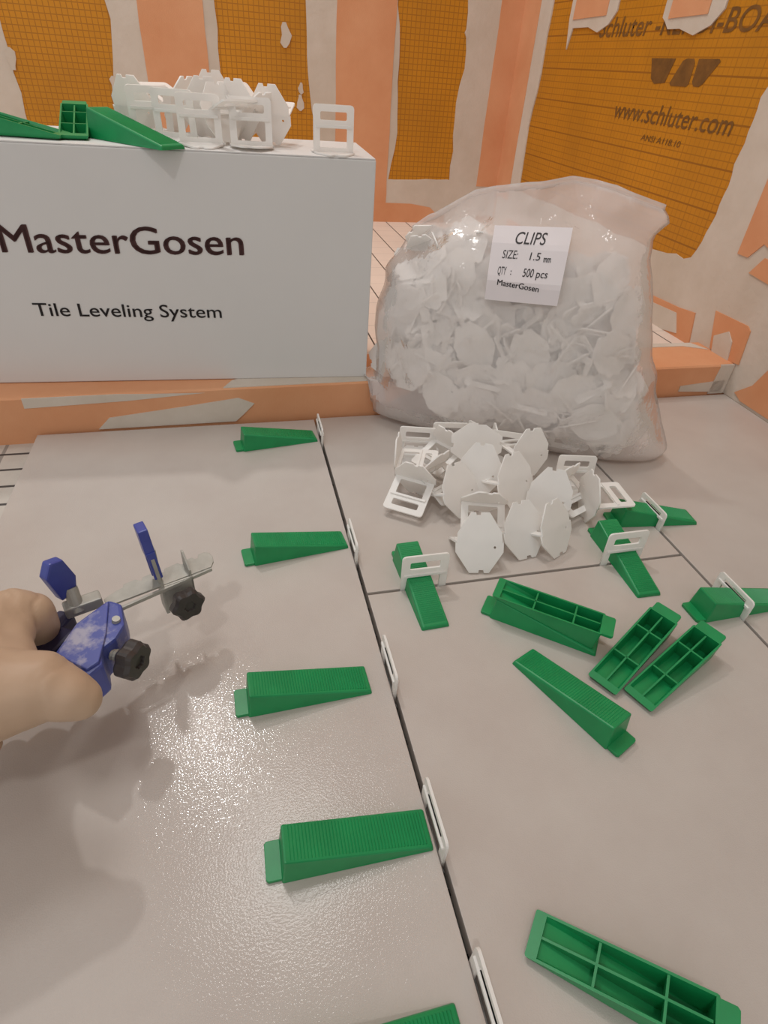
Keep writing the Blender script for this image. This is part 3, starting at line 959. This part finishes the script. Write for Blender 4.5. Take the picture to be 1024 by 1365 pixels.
# two dark handles running back into the hand
for (a, b, c_) in (((-.055, .0010), (-.088, -.030), .0052), ((-.0570, -.0130), (-.0900, -.040), .0050)):
    d = (Vector(b) - Vector(a)).normalized(); n_ = Vector((-d.y, d.x)) * c_
    h = prism('handle', [(a[0] + n_.x, a[1] + n_.y, -.012), (b[0] + n_.x, b[1] + n_.y, -.012), (b[0] - n_.x, b[1] - n_.y, -.012), (a[0] - n_.x, a[1] - n_.y, -.012)], (0, 0, .014), .002)
    link('handle', h, 'navy', pl)

# ================================================================== HAND
def capsule(bm, p0, p1, r0, r1, n=14):
    p0 = Vector(p0); p1 = Vector(p1)
    for p, r in ((p0, r0), (p1, r1)):
        bmesh.ops.create_uvsphere(bm, u_segments=n, v_segments=n // 2 + 2, radius=r, matrix=Matrix.Translation(p))
    q = (p1 - p0).to_track_quat('Z', 'Y').to_matrix().to_4x4()
    bmesh.ops.create_cone(bm, cap_ends=True, segments=n, radius1=r0, radius2=r1, depth=(p1 - p0).length, matrix=Matrix.Translation((p0 + p1) / 2) @ q)


bm = bmesh.new()
chains = [
    # forearm and palm
    [((-.345, -.170, .112), .031), ((-.285, -.145, .106), .027), ((-.236, -.118, .096), .027)],
    [((-.250, -.125, .096), .024), ((-.226, -.104, .092), .026), ((-.222, -.088, .088), .021)],
    [((-.226, -.120, .095), .022), ((-.213, -.106, .092), .019)],
    # index finger: over the handle, then curled beneath it
    [((-.222, -.090, .094), .0175), ((-.2110, -.0660, .0905), .0126), ((-.2030, -.0635, .085), .0114), ((-.2050, -.0570, .066), .0102), ((-.2120, -.0590, .050), .0092)],
    # web between finger and thumb
    [((-.2110, -.0780, .088), .0135), ((-.2090, -.0926, .088), .0140), ((-.2010, -.1118, .092), .0150)],
    # middle, ring and little finger below, wrapped around the grip
    [((-.236, -.090, .078), .0150), ((-.2290, -.0640, .066), .0115), ((-.2170, -.0600, .047), .0100), ((-.2070, -.0740, .040), .0090)],
    [((-.246, -.098, .066), .0140), ((-.2460, -.0740, .050), .0108), ((-.2330, -.0720, .034), .0096), ((-.2200, -.0870, .032), .0086)],
    [((-.252, -.110, .058), .0125), ((-.2560, -.0920, .040), .0096), ((-.2440, -.0900, .026), .0086), ((-.2330, -.1020, .027), .0078)],
    # thumb on top of the body
    [((-.232, -.130, .096), .0235), ((-.2040, -.1245, .096), .0215), ((-.1850, -.1230, .095), .0172), ((-.1735, -.1270, .092), .0128), ((-.1685, -.1276, .088), .0106)],
]
for ch in chains:
    for (a, ra), (b, rb_) in zip(ch, ch[1:]):
        capsule(bm, a, b, ra, rb_)
hm = bpy.data.meshes.new('hand'); bm.to_mesh(hm); bm.free()
tmp = bpy.data.objects.new('tmp_hand', hm); COL.objects.link(tmp)
md = tmp.modifiers.new('r', 'REMESH'); md.mode = 'VOXEL'; md.voxel_size = .0019; md.use_smooth_shade = True
ms = tmp.modifiers.new('s', 'SMOOTH'); ms.factor = .5; ms.iterations = 14
bpy.context.view_layer.update()
dg = bpy.context.evaluated_depsgraph_get()
hand_me = bpy.data.meshes.new_from_object(tmp.evaluated_get(dg))
bpy.data.objects.remove(tmp)
for p in hand_me.polygons:
    p.use_smooth = True
hand_me.materials.clear()
# skin folds at the thumb joint and across the finger root
for (c0, d0, dep, wid) in (((-.1770, -.1255, .093), (.94, -.33, -.1), .0006, .0013), ((-.1800, -.1250, .093), (.94, -.33, -.1), .0004, .0012),
                           ((-.2090, -.0690, .090), (.75, .60, -.2), .0006, .0013), ((-.2115, -.0720, .090), (.70, .65, -.2), .0005, .0012), ((-.2035, -.0640, .086), (.8, .3, -.5), .0009, .0010)):
    c0 = Vector(c0); d0 = Vector(d0).normalized()
    for v in hand_me.vertices:
        r_ = v.co - c0
        if r_.length < .024:
            t_ = r_.dot(d0) - .002 * math.sin(r_.y * 300)
            v.co -= v.normal * dep * math.exp(-(t_ / wid) ** 2)
tag(link('person', hand_me, 'skin'), 'pale hand reaching in and gripping the blue pliers, thumb on top', 'person')
